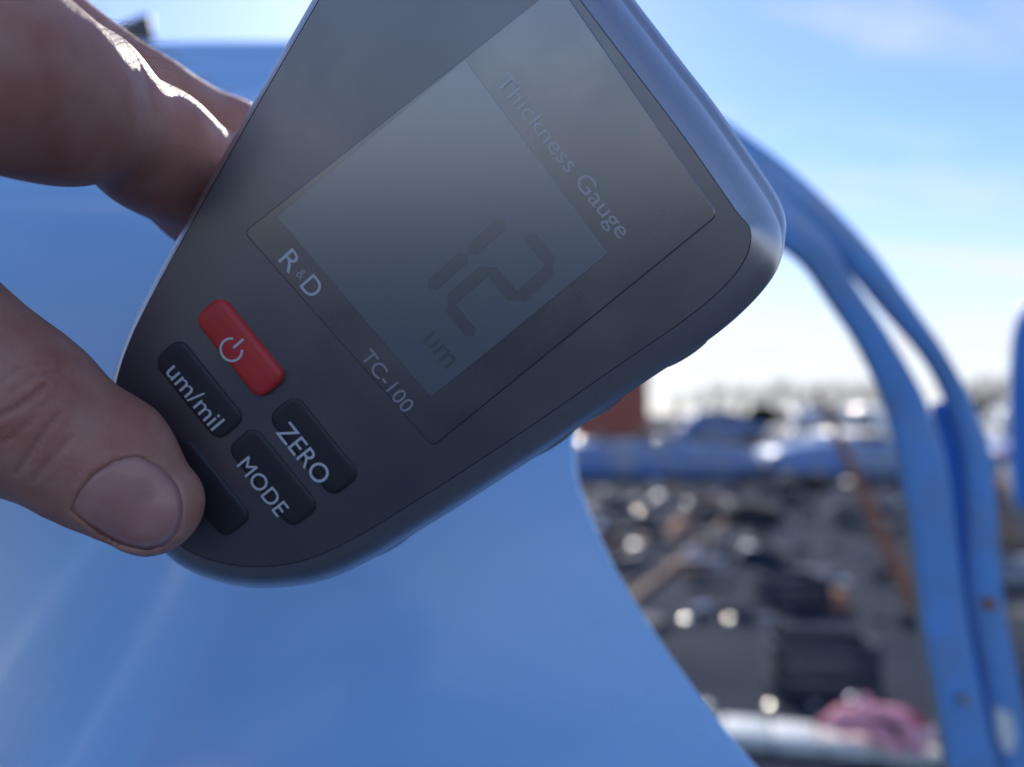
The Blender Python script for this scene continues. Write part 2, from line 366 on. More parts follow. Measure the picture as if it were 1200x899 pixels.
    prof = [(-.036, 0), (-.022, .0055), (-.006, .0125), (.007, .0185), (.012, .018), (.0135, .008), (.014, 0)]
    secs = []
    for j in range(7):
        t = j / 6; secs.append([])
    out = []
    for x, h in prof:
        w = .007 * (1 - .4 * (x + .036) / .05 * 0) * math.sqrt(max(.05, 1 - (abs(x + .008) / .034) ** 2))
        out.append([Vector((x, -w, -.008)), Vector((x, -w * .8, h * .5)), Vector((x, -w * .25, h)), Vector((x, w * .25, h)), Vector((x, w * .8, h * .5)), Vector((x, w, -.008))])
    mb.loft(out); mb.v = [inv @ (p + base) for p in mb.v]; mb.obj('roof_antenna', M['fin'], car)
    return car
build_near_car()

# ------------------------------------------------------------------ the gauge
GD, GK = 0.125, 0.176
GU, GV = 540, 330
gx0, gy0 = (GU - 600) / F * GD, -(GV - 449.5) / F * GD
gdir = (0.72, 0.69)
Nc = -Vector((GK * gdir[0], GK * gdir[1], 1)).normalized()
O_c = H(GU, GV, GD)
def ghit(u, v, z=0.0):
    r = cray(u, v); o = O_c + Nc * z; return r * (o.dot(Nc) / r.dot(Nc))
_t = (ghit(GU + 31, GV + 39) - ghit(GU - 31, GV - 39)); AX = (_t - Nc * _t.dot(Nc)).normalized(); AY = -Nc.cross(AX)
def gl(u, v, z=0.0):
    p = ghit(u, v, z) - O_c; return Vector((p.dot(AX), p.dot(AY), z))
def gdepth(u, v): return ghit(u, v).z
def build_gauge():
    g = empty('thickness_gauge', (0, 0, 0))
    A, B, C_ = CAM_R @ AX, CAM_R @ AY, CAM_R @ Nc; o = c2w(O_c)
    g.matrix_world = Matrix(((A.x, B.x, C_.x, o.x), (A.y, B.y, C_.y, o.y), (A.z, B.z, C_.z, o.z), (0, 0, 0, 1)))
    tag(g, 'dark grey handheld gauge with red power button and grey display, held up in the hand', 'gauge')
    ZS = -.014
    pix = [(400, 0), (330, 113), (285, 187), (235, 272), (202, 328), (173, 383), (155, 432), (147, 475), (150, 520), (165, 567), (190, 612), (222, 648), (262, 668), (310, 678), (360, 676), (402, 666), (450, 643), (500, 612),
           (545, 584), (600, 548), (650, 515), (700, 480), (760, 438), (820, 398), (862, 364), (897, 328), (915, 296), (922, 266), (917, 240), (902, 213), (870, 166), (835, 117), (800, 72), (768, 30), (745, 0), (700, -62), (650, -132), (605, -192), (570, -222), (535, -215), (508, -180), (470, -115), (435, -57)]
    loc = [gl(u, v, -.011 - .0025 * max(-1, min(1, ((u - 540) * .78 - (v - 330) * .62) / 300))) for u, v in pix]
    out = [Vector((p[0], p[1], 0)) for p in crom([(p.x, p.y) for p in loc], 6, True)]
    n = len(out)
    nor = []
    for i in range(n):
        t = out[(i + 1) % n] - out[i - 1]; nor.append(Vector((-t.y, t.x, 0)).normalized())
    cen = sum(out, Vector()) / n
    if sum((cen - out[i]).dot(nor[i]) for i in range(n)) < 0: nor = [-q for q in nor]   # inward
    ytop = max(p.y for p in out)
    # weight of the head end: 1 where the edge faces up the gauge
    top = [max(0.0, min(1.0, (-nor[i].y - .25) / .55)) for i in range(n)]
    for _ in range(60): top = [(top[i - 1] + 2 * top[i] + top[(i + 1) % n]) / 4 for i in range(n)]
    def ring(ins, z):
        q = np.array([(out[i].x + nor[i].x * ins[i], out[i].y + nor[i].y * ins[i]) for i in range(n)]); k = np.clip((np.array(ins) - .003) / .004, 0, 1)[:, None] * .5
        for _ in range(40): q = q * (1 - k) + k * (np.roll(q, 1, 0) + np.roll(q, -1, 0)) / 2
        return [Vector((a, b, z[i] if isinstance(z, list) else z)) for i, (a, b) in enumerate(q)]
    left = [max(0.0, min(1.0, (nor[i].x - .35) / .5)) for i in range(n)]
    for _ in range(40): left = [(left[i - 1] + 2 * left[i] + left[(i + 1) % n]) / 4 for i in range(n)]
    wF = [.0052 + .0044 * t - .0026 * l for t, l in zip(top, left)]; zs = [-(.0034 + .0061 * t) for t in top]; wS = [.0002 + .0025 * t for t in top]
    secs = []
    a0 = R(28)
    for k in range(9):
        a = a0 + (R(78) - a0) * k / 8; f = (math.sin(a) - math.sin(a0)) / (math.sin(R(78)) - math.sin(a0)); zf = (math.cos(a0) - math.cos(a)) / (math.cos(a0) - math.cos(R(78)))
        secs.append(ring([wF[i] + (wS[i] - wF[i]) * f for i in range(n)], [z * zf for z in zs]))
    secs.append(ring([w + .0006 for w in wS], [z - .0002 for z in zs]))
    mb = MB(); mb.loft(secs, caps=False)
    mb.obj('front_shell', M['shell'], g)
    mb = MB(); mb.loft([ring([w + .0007 for w in wS], [z + .0003 for z in zs]), ring([w + .0007 for w in wS], [z - .001 for z in zs])], caps=False); mb.obj('seam', M['seam'], g)
    secs = [ring([w + .0006 for w in wS], [z - .0004 - .0002 * t for z, t in zip(zs, top)]), ring([w - .0001 for w in wS], [z - .0006 - .0002 * t for z, t in zip(zs, top)]), ring([w * .45 for w in wS], [z - .002 for z in zs]), ring([0] * n, -.014), ring([.0002] * n, -.018)]
    for k in range(1, 7):
        a = R(90) * k / 6; secs.append(ring([.0002 + .008 * (1 - math.cos(a))] * n, -.018 - .008 * math.sin(a)))
    mb = MB(); mb.loft(secs, caps=False); cap = secs[-1]; mb.add(cap, [list(range(n))])
    mb.obj('back_shell', M['shell'], g)
    # face plate, a hair below the bezel lip
    mb = MB(); r0 = ring([w + .00004 for w in wF], -.00012); r1 = ring([w + .00012 for w in wF], -.00003); mb.loft([r0, r1], caps=False)
    mb.add(r1, [list(range(n))]); mb.obj('face_plate', M['face'], g)
    # slabs with px corners
    def slab(name, corners, z0, z1, rad, m, parent, bev=.0003):
        c = [gl(u, v, z1) for u, v in corners]; ctr = sum(c, Vector()) / 4
        def rr(ins, z):
            pts = []
            for i in range(4):
                p, a, b = c[i], c[i - 1], c[(i + 1) % 4]
                da, db = (a - p).normalized(), (b - p).normalized(); r = max(rad - ins * .5, .0002)
                base = p + (da + db) * ins
                for k in range(7):
                    t = k / 6; pts.append(((1 - t) ** 2) * (base + da * r) + 2 * t * (1 - t) * base + t * t * (base + db * r))
            return [Vector((q.x, q.y, z)) for q in pts]
        mb = MB(); s = [rr(0, z0), rr(0, z1 - bev), rr(bev * .3, z1 - bev * .3), rr(bev, z1)]
        mb.loft(s, caps=False); mb.add(s[-1], [list(range(28))]); return mb.obj(name, m, parent, smooth=False)
    cover = slab('display_cover', [(507, 524), (842, 252), (655, -20), (285, 272)], -.0004, .00025, .0012, M['cover'], g, .0002)
    lcd = slab('lcd_screen', [(505, 466), (712, 298), (545, 70), (324, 254)], .0001, .00035, .0004, M['lcd'], g, .00005)
    # seven-segment digits
    zt = .00042
    def seg(a, b, w, name, parent):
        A_, B_ = gl(*a, zt), gl(*b, zt); d = (B_ - A_).normalized(); s = Vector((-d.y, d.x, 0)) * w / 2; e = d * w * .45
        q = [A_ + e * .1, A_ + e + s, B_ - e + s, B_ - e * .1, B_ - e - s, A_ + e - s]; lo_ = [p - Vector((0, 0, .0001)) for p in q]
        mb = MB(); mb.loft([lo_, q]); return mb.obj(name, M['lcd_ink'], parent, smooth=False)
    w = .0021
    for a, b in (((617, 272), (649, 312)), ((649, 312), (605, 352)), ((605, 352), (572, 313)), ((572, 313), (524, 355)), ((524, 355), (555, 394))): seg(a, b, w, 'segment', lcd)
    for a, b in (((592, 258), (548, 297)), ((548, 297), (502, 338))): seg(a, b, w, 'segment', lcd)
    # lettering
    def text(name, s, a, b, h_mm, m, parent, z, bold=0.0, cap_only=True):
        A_, B_ = gl(*a, z), gl(*b, z); cu = bpy.data.curves.new(name, 'FONT'); cu.body = s; cu.size = 1; cu.extrude = 0.0; cu.offset = bold
        ob = bpy.data.objects.new(name, cu); COL.objects.link(ob); dg = bpy.context.evaluated_depsgraph_get(); dg.update()
        me = bpy.data.meshes.new_from_object(ob.evaluated_get(dg)); COL.objects.unlink(ob); bpy.data.objects.remove(ob)
        xs = [v.co.x for v in me.vertices]; ys = [v.co.y for v in me.vertices]; x0, x1, y0, y1 = min(xs), max(xs), min(ys), max(ys)
        d = B_ - A_; L_ = d.length; ex = d.normalized(); ey = Vector((-ex.y, ex.x, 0)); c = (A_ + B_) / 2
        for v in me.vertices:
            q = c + ex * ((v.co.x - (x0 + x1) / 2) / (x1 - x0) * L_) + ey * ((v.co.y - (y0 + y1) / 2) / (y1 - y0) * h_mm * .001)
            v.co = (q.x, q.y, z)
        bm = bmesh.new(); bm.from_mesh(me)
        bmesh.ops.solidify(bm, geom=bm.faces[:], thickness=.00006); bm.to_mesh(me); bm.free()
        me.materials.clear(); me.materials.append(m); return link(name, me, parent)
    k = .135 / 900 * 1000
    text('title_lettering', 'Thickness Gauge', (585, 92), (731, 277), 26 * k * .9, M['ink_dim'], cover, .00032)
    text('model_lettering', 'TC-100', (428, 413), (480, 480), 17 * k, M['ink_dim'], cover, .00032)
    text('brand_letter', 'R', (334, 298), (347, 314), 22 * k, M['ink'], cover, .00032)
    text('brand_letter', '&', (350, 318), (356, 325), 11 * k, M['ink_dim'], cover, .00032)
    text('brand_letter', 'D', (359, 328), (372, 344), 22 * k, M['ink'], cover, .00032)
    text('unit_lettering', 'um', (501, 393), (529, 427), 17 * k, M['lcd_ink'], lcd, .00042)
    # buttons
    def button(center, L_px, W_px, m, hgt, label=None):
        c = gl(*center, hgt); s = gdepth(*center) / F; L_, Wd = L_px * s / 2, W_px * s / 2; rad = Wd * .62
        rot = Vector((1, 0, 0))
        def rr(ins, z):
            pts = []
            for sx, sy in ((1, 1), (-1, 1), (-1, -1), (1, -1)):
                r = max(rad - ins, .0003)
                a0_ = {(1, 1): 0, (-1, 1): 90, (-1, -1): 180, (1, -1): 270}[(sx, sy)]
                for k2 in range(7):
                    a = R(a0_ + 15 * k2); pts.append(Vector((c.x + sx * (L_ - ins - r) + r * math.cos(a), c.y + sy * (Wd - ins - r) + r * math.sin(a), z)))
            return pts
        mb = MB(); secs = [rr(0, -.0003), rr(0, hgt * .55), rr(.00018, hgt * .8), rr(.0006, hgt * .97), rr(.0011, hgt), rr(.0022, hgt * 1.05)]
        mb.loft(secs, caps=False); mb.add(secs[-1], [list(range(28))])
        b = mb.obj('power_button' if m == 'red' else 'button', M[m], g)
        if label: b['label'] = label
        # recess line round the button
        mb = MB(); mb.loft([rr(-.00035, -.00006), rr(.0001, -.00004)], caps=False); mb.obj('button_gap', M['seam'], b, smooth=False)
        return b
    pb = button((279, 408), 122, 45, 'red', .0014, 'raised red button with a white power symbol')
    zt2 = .0014 * 1.05 + .0001
    c = gl(271, 410, zt2); mb = MB(); r_o, r_i = .0021, .0017; secs = []
    for i in range(31):
        a = R(90 + 38 + (360 - 76) * i / 30); d = Vector((math.cos(a), math.sin(a), 0))
        secs.append([c + d * r_i - Vector((0, 0, .00008)), c + d * r_o - Vector((0, 0, .00008)), c + d * r_o, c + d * r_i])
    mb.loft(secs); mb.box(c + Vector((0, .0017, -.00004)), (.00045, .0024, .00009)); mb.obj('power_symbol', M['ink'], pb, smooth=False)
    for ctr, s, a, b, hh in (((232, 457), 'um/mil', (201, 430), (256, 499), 22), ((367, 523), 'ZERO', (331, 500), (381, 563), 23), ((319, 560), 'MODE', (284, 540), (332, 601), 20), ((240, 572), None, None, None, 0)):
        bt = button(ctr, 122, 46, 'rubber', .0005, None)
        if s: text('lettering', s, a, b, hh * k, M['ink'], bt, .0005 * 1.05 + .0001)
    mb = MB(); c = gl(416, 632, -.0018); mb.lathe([(.0001, 0), (.00035, 0), (.0004, .0002)], c=c, n=12); mb.obj('pin_hole', M['seam'], g)
    # moulded grip ridges along the right-hand edge
    for u, v in ((806, 411), (715, 472), (652, 516), (470, 634), (412, 664)):
        p = gl(u, v, ZS); i = min(range(n), key=lambda q: (out[q] - Vector((p.x, p.y, 0))).length)
        t = (out[(i + 1) % n] - out[i - 1]).normalized(); c = Vector((out[i].x, out[i].y, -.0095)) - nor[i] * .0001
        secs = []
        for j in range(9):
            x = (j / 8 - .5) * .0095; r = .0011 * math.sqrt(max(.02, 1 - (2 * (j / 8 - .5)) ** 2))
            secs.append([c + t * x + (nor[i] * math.cos(a) * r * .8 + Vector((0, 0, 1)) * math.sin(a) * r * 2.2) for a in [2 * math.pi * q / 10 for q in range(10)]])
        mb = MB(); mb.loft(secs); mb.obj('grip_ridge', M['shell'], g)
    return g
build_gauge()

# ------------------------------------------------------------------ the hand
NAIL = [(84, 598), (93, 577), (108, 558), (134, 540), (162, 535), (190, 549), (208, 570), (214, 595), (209, 620), (193, 639), (170, 645), (145, 639), (115, 624)]
CREASES = [([(-5, 490), (20, 478), (52, 453)], 3.0, .0006), ([(18, 553), (45, 515), (70, 484)], 3.2, .00035), ([(0, 447), (22, 431), (58, 424)], 2.5, .00035), ([(38, 562), (60, 538), (84, 512)], 3, .0003),
           ([(0, 520), (20, 508), (40, 488)], 2.5, .0003), ([(10, 462), (40, 440), (74, 436)], 2.2, .0003)]
def poly_sd(q, poly):
    poly = np.array(poly, float); d = np.full(len(q), 1e9); ins = np.zeros(len(q), bool)
    for i in range(len(poly)):
        a, b = poly[i], poly[(i + 1) % len(poly)]; e = b - a; w = q - a
        t = np.clip((w @ e) / (e @ e), 0, 1); d = np.minimum(d, np.linalg.norm(w - t[:, None] * e, axis=1))
        c = (a[1] > q[:, 1]) != (b[1] > q[:, 1]); ins ^= c & (q[:, 0] < (b[0] - a[0]) * (q[:, 1] - a[1]) / (b[1] - a[1] + 1e-12) + a[0])
    return np.where(ins, -d, d)
def rp(px, d): return px * d / F
def hand_prims():
    tt, t1 = gdepth(178, 590) - .0078, gdepth(119, 540) - .0095
    T = [(H(178, 590, tt), rp(58, tt)), (H(119, 541, t1 - .0005), rp(75, t1)), (H(8, 474, .1205), rp(94, .1205)), (H(-170, 330, .112), .0138), (Vector((-.140, .022, .082)), .019)]
    I = [(H(-150, 38, .100), .0130), (H(0, 84, .108), rp(112, .108)), (H(66, 116, .115), rp(95, .115)), (H(101, 114, .121), rp(72, .121)), (H(183, 178, .138), rp(70, .138)), (H(252, 226, .153), rp(67, .153)), (H(400, 330, .174), .0085)]
    Mi = [(H(-120, -60, .135), .0135), (H(165, 120, .160), .0101), (H(272, 172, .172), .0096), (H(390, 270, .182), .008)]
    Ri = [(H(-160, -80, .160), .0128), (H(110, 95, .185), .0094), (H(240, 195, .2), .0088), (H(340, 280, .197), .0076)]
    Pi = [(H(-170, -70, .185), .0115), (H(50, 85, .205), .0082), (H(170, 175, .215), .0074), (H(280, 240, .211), .0066)]
    Wr = (Vector((-.225, .03, .07)), .027); Fo = (Vector((-.30, .0, .02)), .03)
    return T, I, Mi, Ri, Pi, Wr, Fo
T_, I_, M_, R_, P_f, Wr, Fo = hand_prims()
def thumb_sdf(p):
    d = None
    for a, b in zip(T_[:-1], T_[1:]):
        e = rcone(p, a[0], b[0], a[1], b[1]); d = e if d is None else smin(d, e, .004)
    return d
def hand_sdf(p, detail=True):
    d = None
    for ch, k in ((I_, .0034), (M_, .003), (R_, .003), (P_f, .003)):
        f = None
        for a, b in zip(ch[:-1], ch[1:]):
            e = rcone(p, a[0], b[0], a[1], b[1]); f = e if f is None else smin(f, e, k)
        d = f if d is None else smin(d, f, .0012)
    t = thumb_sdf(p)
    pal = rcone(p, Wr[0], Fo[0], Wr[1], Fo[1])
    for ch in (I_, M_, R_, P_f): pal = smin(pal, rcone(p, Wr[0], ch[0][0], Wr[1] * .8, ch[0][1] * 1.02), .01)
    pal = smin(pal, rcone(p, Wr[0], T_[-1][0], Wr[1] * .8, T_[-1][1]), .012)
    pal = smin(pal, rcone(p, T_[-1][0], I_[0][0], .015, .011), .012)
    d = smin(smin(d, pal, .006), t, .003)
    if detail:
        z = np.maximum(p[:, 2], .02); q = np.stack([600 + F * p[:, 0] / z, 449.5 - F * p[:, 1] / z], 1)
        fr = (p[:, 2] < .134) & (q[:, 0] > -80) & (q[:, 0] < 320) & (q[:, 1] > 330) & (q[:, 1] < 700) & (np.abs(t) < .004)
        if fr.any():
            qq = q[fr]; add = np.zeros(len(qq))
            for line, w, amp in CREASES:
                dm = np.full(len(qq), 1e9)
                L_ = np.array(line, float)
                for a, b in zip(L_[:-1], L_[1:]):
                    e = b - a; tt = np.clip(((qq - a) @ e) / (e @ e), 0, 1); dm = np.minimum(dm, np.linalg.norm(qq - a - tt[:, None] * e, axis=1))
                add += amp * np.exp(-(dm / w) ** 2) - amp * .35 * np.exp(-((dm - 2.6 * w) / (1.4 * w)) ** 2)
            sdn = poly_sd(qq, NAIL)
            add += .0005 / (1 + np.exp(np.clip(sdn / 1.2, -40, 40)))
            side = np.clip((215 - qq[:, 0]) / 60, .25, 1)
            add -= .00055 * side * np.exp(-((sdn - 5) / 5.0) ** 2) * (sdn > 0)
            d = d.copy(); d[fr] += add
        # gentle lumps of flesh
        d = d + .00022 * np.sin(p[:, 0] * 310 + 1) * np.sin(p[:, 1] * 270) * np.sin(p[:, 2] * 290 + 2)
    return d
def build_hand():
    pts, faces = surface_nets(hand_sdf, (-.292, -.06, .0), (.0, .125, .238), .00066)
    base = Vector((-.225, .03, .07)); b = np.array(base)
    o = fastmesh('person', pts - b, faces, M['skin'])
    Wm = CAM_R.to_4x4(); Wm.translation = c2w(base); 
    # camera axes are left-handed as right/up/forward, so bake them into the mesh and keep a plain object frame
    o.data.transform(CAM_R.to_4x4()); o.location = c2w(base)
    o.data.flip_normals() if CAM_R.determinant() < 0 else None
    tag(o, 'hand reaching in from the left, thumb in front of the gauge, fingers behind it', 'person')
    # thumb nail
    poly = np.array([(q[0], q[1]) for q in crom(NAIL, 4, True)]); c = poly.mean(0); nr = 7; vs = []; 
    rings = [c + (poly - c) * (1 - (k / nr)) for k in range(nr)] + [c[None]]
    def march(q):
        d = np.stack([(q[:, 0] - 600) / F, -(q[:, 1] - 449.5) / F, np.ones(len(q))], 1); d /= np.linalg.norm(d, axis=1, keepdims=True); s = np.full(len(q), .09)
        for _ in range(60): s += np.clip(thumb_sdf(d * s[:, None]), -.002, .01) * .8
        return d * s[:, None]
    V = []; Fc = []; m = len(poly)
    edge = march(c + (poly - c) * 1.0); ge = grad(thumb_sdf, edge, .0003)
    V += list(edge - ge * .0012)
    for k, r in enumerate(rings):
        p = march(r); gdir_ = grad(thumb_sdf, p, .0003); lift = .00002 + .00028 * min(1, k / 3.0); V += list(p + gdir_ * lift)
    for k in range(nr):
        for j in range(m): Fc.append([k * m + j, k * m + (j + 1) % m, (k + 1) * m + (j + 1) % m, (k + 1) * m + j])
    ci = (nr + 1) * m
    for j in range(m): Fc.append([nr * m + j, nr * m + (j + 1) % m, ci])
    V = [CAM_R @ (Vector(v) - base) for v in V]
    nl = meshobj('nail', V, Fc, M['nail'], o)
    # fine hairs on the sunlit backs of the fingers
    co = pts; idx = np.where((co[:, 0] > -.11) & (co[:, 2] > .095) & (co[:, 1] > .03))[0]
    nn = grad(hand_sdf, co[idx], .0006); up = np.array((0, 1, 0.25)); sel = idx[(nn @ up) > .55]; nn = nn[(nn @ up) > .55]
    mb = MB(); pick = rng.choice(len(sel), min(520, len(sel)), replace=False)
    for i in pick:
        p = Vector(co[sel[i]]) - base; q = Vector(nn[i]); t = Vector((.75, -.35, .35)) + Vector(rng.normal(0, .25, 3)); L_ = .0018 + .003 * rng.random()
        a = p; bb = p + (q * .55 + t * .5) * L_ * .6; cc = p + (q * .6 + t * 1.0) * L_
        mb.tube([CAM_R @ a, CAM_R @ bb, CAM_R @ cc], [.00005, .00004, .00001], 4)
    h = mb.obj('hair', M['hair'], o); h['kind'] = 'stuff'
    # sleeve round the forearm, outside the picture
    mb = MB(); a = Wr[0].lerp(Fo[0], .55); d = (Fo[0] - Wr[0]).normalized(); secs = []
    x = d.orthogonal().normalized(); y = d.cross(x)
    for s_, r in ((0, .034), (.002, .0375), (.02, .039), (.03, .0375), (.06, .041), (.12, .043), (.125, .02)):
        secs.append([CAM_R @ (a + d * s_ + (x * math.cos(2 * math.pi * k / 20) + y * math.sin(2 * math.pi * k / 20)) * r - base) for k in range(20)])
    mb.loft(secs); mb.obj('sleeve', M['sleeve'], o)
build_hand()

# ------------------------------------------------------------------ blurred yard beyond the window opening
def rect_sec(x, z0, z1, hw, tuck=.12, n=3):
    r = min(.12, (z1 - z0) * .3, hw * .3); pts = []
    for sx, sy, a0 in ((1, 1, 0), (-1, 1, 90), (-1, -1, 180), (1, -1, 270)):
        for k in range(n + 1):
            a = R(a0 + 90 * k / n); yy = sx * (hw - r) + r * math.cos(a); zz = (z1 - r if sy > 0 else z0 + r) + r * math.sin(a)
            if sy > 0: yy *= (1 - tuck * .4)
            pts.append(Vector((x, yy, zz)))
    return pts
def make_car(name, paint, roof=True):
    c = empty(name, (0, 0, 0))
    mb = MB()
    top = [(-2.1, .60), (-2.0, .74), (-1.5, .86), (-1.0, .88), (.6, .87), (1.0, .86), (1.5, .80), (1.95, .70), (2.1, .56)]
    wid = [.62, .74, .81, .83, .83, .83, .81, .74, .60]
    mb.loft([rect_sec(x, .22 if roof else .17, z, w) for (x, z), w in zip(top, wid)]); mb.obj('body', paint, c)
    if roof:
        mb = MB(); mb.loft([rect_sec(x, .84, z, w, .5) for x, z, w in ((-1.75, .95, .66), (-1.3, 1.33, .68), (-.7, 1.45, .68), (.1, 1.46, .68), (.55, 1.36, .68), (1.15, .92, .68))]); mb.obj('cabin', paint, c)
        for s in (-1, 1):
            for x0, x1, a, b in ((-1.1, -.25, .14, 0), (-.18, .72, 0, .34)):
                mb = MB(); q = [(x0 - a * .6, .93), (x1 + b * .6, .93), (x1 - b * .3, 1.31), (x0 + a, 1.31)]
                mb.loft([[Vector((x, s * (.665 - (z - .9) * .16), z)) for x, z in q], [Vector((x, s * (.69 - (z - .9) * .16), z)) for x, z in q]]); mb.obj('window', M['glass'], c, smooth=False)
        mb = MB(); mb.loft([[Vector((1.16, y, .93)), Vector((.66, y * .85, 1.33)), Vector((.69, y * .85, 1.35)), Vector((1.19, y, .95))] for y in (-.58, 0, .58)]); mb.obj('windscreen', M['glass'], c)
    else:
        mb = MB(); mb.loft([rect_sec(x, .80, .885 + dz, .66, 0) for x, dz in ((-1.2, 0), (-1.1, .004), (.55, .004), (.6, 0))]); mb.obj('cockpit', M['seatcloth'], c)
        mb = MB(); mb.tube([(.75, -.68, .86), (.5, -.62, 1.0), (.46, 0, 1.03), (.5, .62, 1.0), (.75, .68, .86)], [.025] * 5, 8); mb.obj('windscreen_stump', paint, c)
        for y in (-.34, .34):
            for x in (-.15, -.95):
                mb = MB(); mb.box((x, y, .93), (.12, .46, .22), bev=.04); mb.obj('seat', M['seatcloth'], c)
    for x in (-1.3, 1.32) if roof else ():
        for s in (-1, 1):
            mb = MB(); mb.lathe([(.12, -.09), (.24, -.1), (.29, -.07), (.30, 0), (.29, .07), (.24, .1), (.12, .09)], c=(x, s * .76, .30), axis='y', n=22); w = mb.obj('wheel', M['tyre'], c)
            mb = MB(); mb.lathe([(.01, .0), (.17, .005), (.19, -.02), (.19, -.06), (.05, -.06)] if s < 0 else [(.01, .0), (.17, -.005), (.19, .02), (.19, .06), (.05, .06)], c=(x, s * .862, .30), axis='y', n=18); mb.obj('rim', M['grey'], w)
    for s in (-1, 1):
        mb = MB(); mb.box((2.045, s * .47, .57), (.10, .24, .11), bev=.03); mb.obj('headlight', M['chrome'], c)
        mb = MB(); mb.box((-2.055, s * .5, .64), (.09, .2, .12), bev=.03); mb.obj('tail_light', M['redplush'], c)
    mb = MB(); mb.box((2.09, 0, .36), (.1, 1.2, .14), bev=.04); mb.obj('bumper', M['dark'], c)
    mb = MB(); mb.box((-2.09, 0, .38), (.1, 1.25, .14), bev=.04); mb.obj('bumper', M['dark'], c)
    for s in (-1, 1):
        for x in (.72, -.25):
            mb = MB(); mb.box((x - .6, s * .825, .72), (.16, .03, .03), bev=.008); mb.obj('door_handle', M['dark'], c)
    return c
def place(o, u, d, rz, z=0):
    o.location = ((u - 600) / F * d, d, z); o.rotation_euler = (0, 0, R(rz))
def repaint(c, m, m_old):
    for ch in c.children:
        if ch.name.split('.')[0] in ('body', 'cabin', 'windscreen_stump'):
            ch.data = ch.data.copy(); ch.data.materials[0] = m
wk = make_car('wrecked_car', M['wreck'], False); place(wk, 760, 15.6, 2, -.165)
tag(wk, 'roofless blue wreck standing end on below the red brick building', 'car', 'roofless blue wrecks in a row')
for u, d, rz, m, lab in ((1010, 15.9, 179, M['wreck2'], 'roofless blue wreck in front of the white car, behind the leaning rusty bar'), (1262, 16.5, 4, M['wreck'], 'roofless blue wreck at the right end of the row, past the blue frame')):
    c = copy_tree(wk); place(c, u, d, rz, -.165); c['label'] = lab; repaint(c, m, None)
wc = make_car('parked_car', M['carwhite'], True); place(wc, 1020, 18.6, 100)
tag(wc, 'white car with its sunlit bonnet behind the blue wrecks, seen beside the inner blue frame', 'car', 'parked cars behind the wrecks')
for u, d, rz, m, lab in ((940, 24, 84, M['carsilver'], 'pale silver car parked far behind the blue wrecks'), (1185, 22, 70, M['carsilver'], 'pale grey car just right of the blue door frame'), (845, 36, 0, M['wreck'], 'small dark blue car far off, left of the pale silver car')):
    c = copy_tree(wc); place(c, u, d, rz); c['label'] = lab; repaint(c, m, None)

def hubcap_proto():
    c = empty('hubcap', (0, 0, 0)); mb = MB(); mb.lathe([(.185, 0), (.19, .012), (.175, .028), (.15, .03), (.12, .042), (.07, .056), (.03, .062), (.001, .063)], n=28); mb.obj('dome', M['chrome'], c)
    mb = MB(); mb.lathe([(.2, -.002), (.205, .006), (.2, .014), (.186, .012)], n=28); mb.obj('rim', M['grey'], c)
    return c
hp = hubcap_proto(); first = True
caps = [(750, 601, 0, 1.0, 'shiny hubcap on the dark ground near the blue panel edge, left of another one'), (806, 591, 0, 1.0, 'shiny hubcap on the ground above the far end of the brown plank'),
        (806, 727, 0, .7, 'small hubcap glinting on the ground right of the near end of the plank'), (857, 726, 0, .7, 'small hubcap glinting on the ground left of the upper dark crate'),
        (905, 828, 0, .62, 'small pale hubcap lying just behind the white kerb, left of the pink toy'), (830, 826, 0, .5, 'tiny hubcap glinting beside the blue panel edge behind the kerb'), (955, 826, 0, .45, 'tiny dull hubcap behind the kerb close to the pink toy'),
        (681, 506, .88, 1.7, 'big hubcap flashing white on the wreck next to the gauge edge'), (770, 509, .885, 1.0, 'hubcap lying on the blue wreck below the brick building'), (935, 510, .885, .9, 'hubcap on the blue wreck just left of the leaning rusty bar'), (1000, 507, .885, 1.0, 'hubcap on the blue wreck right of the leaning rusty bar')]
for u, v, z, s, lab in caps:
    o = hp if first else copy_tree(hp); first = False
    if z == 0: o.location = G(u, v, .03) - Vector((0, 0, .025)) if False else G(u, v, .01)
    else: o.location = ((u - 600) / F * 15.6, 15.6, z - .165)
    s *= (.27 if z == 0 else .4) * rng.uniform(.7, 1.25); o.scale = (s, s, s * 1.8); o.rotation_euler = (R(rng.uniform(2, 7)), R(rng.uniform(-4, 4)), 0)
    tag(o, lab, 'hubcap', 'glinting hubcaps')

def crate(u, v, w, d, h, rz, lab):
    c = empty('crate', G(u, v), R(rz)); tag(c, lab, 'crate', 'dark crates on the yard')
    mb = MB(); mb.box((0, 0, .02), (w, d, .03), bev=.005); mb.obj('base', M['dark'], c)
    for s in (-1, 1):
        for k in range(3):
            z = h * (.2 + .32 * k)
            mb = MB(); mb.box((0, s * d / 2, z), (w, .015, h * .26), bev=.003); mb.obj('slat', M['dark'], c)
            mb = MB(); mb.box((s * w / 2, 0, z), (.015, d - .03, h * .26), bev=.003); mb.obj('slat', M['dark'], c)
    for sx in (-1, 1):
        for sy in (-1, 1):
            mb = MB(); mb.box((sx * (w / 2 - .02), sy * (d / 2 - .02), h / 2), (.03, .03, h), bev=.003); mb.obj('corner_post', M['dark'], c)
crate(928, 708, .40, .30, .20, 8, 'dark crate standing behind the other one on the yard, left of the rusty bar')
crate(962, 812, .44, .26, .25, -6, 'larger dark crate standing nearest, just behind the pink toy')
t = empty('tyre', G(880, 612)); tag(t, 'black tyre lying flat on the yard beyond the end of the plank', 'tyre')
mb = MB(); mb.lathe([(.19, .02), (.28, 0), (.32, .05), (.33, .1), (.32, .15), (.28, .2), (.19, .18), (.17, .1), (.19, .02)], n=26); mb.obj('tread', M['tyre'], t)
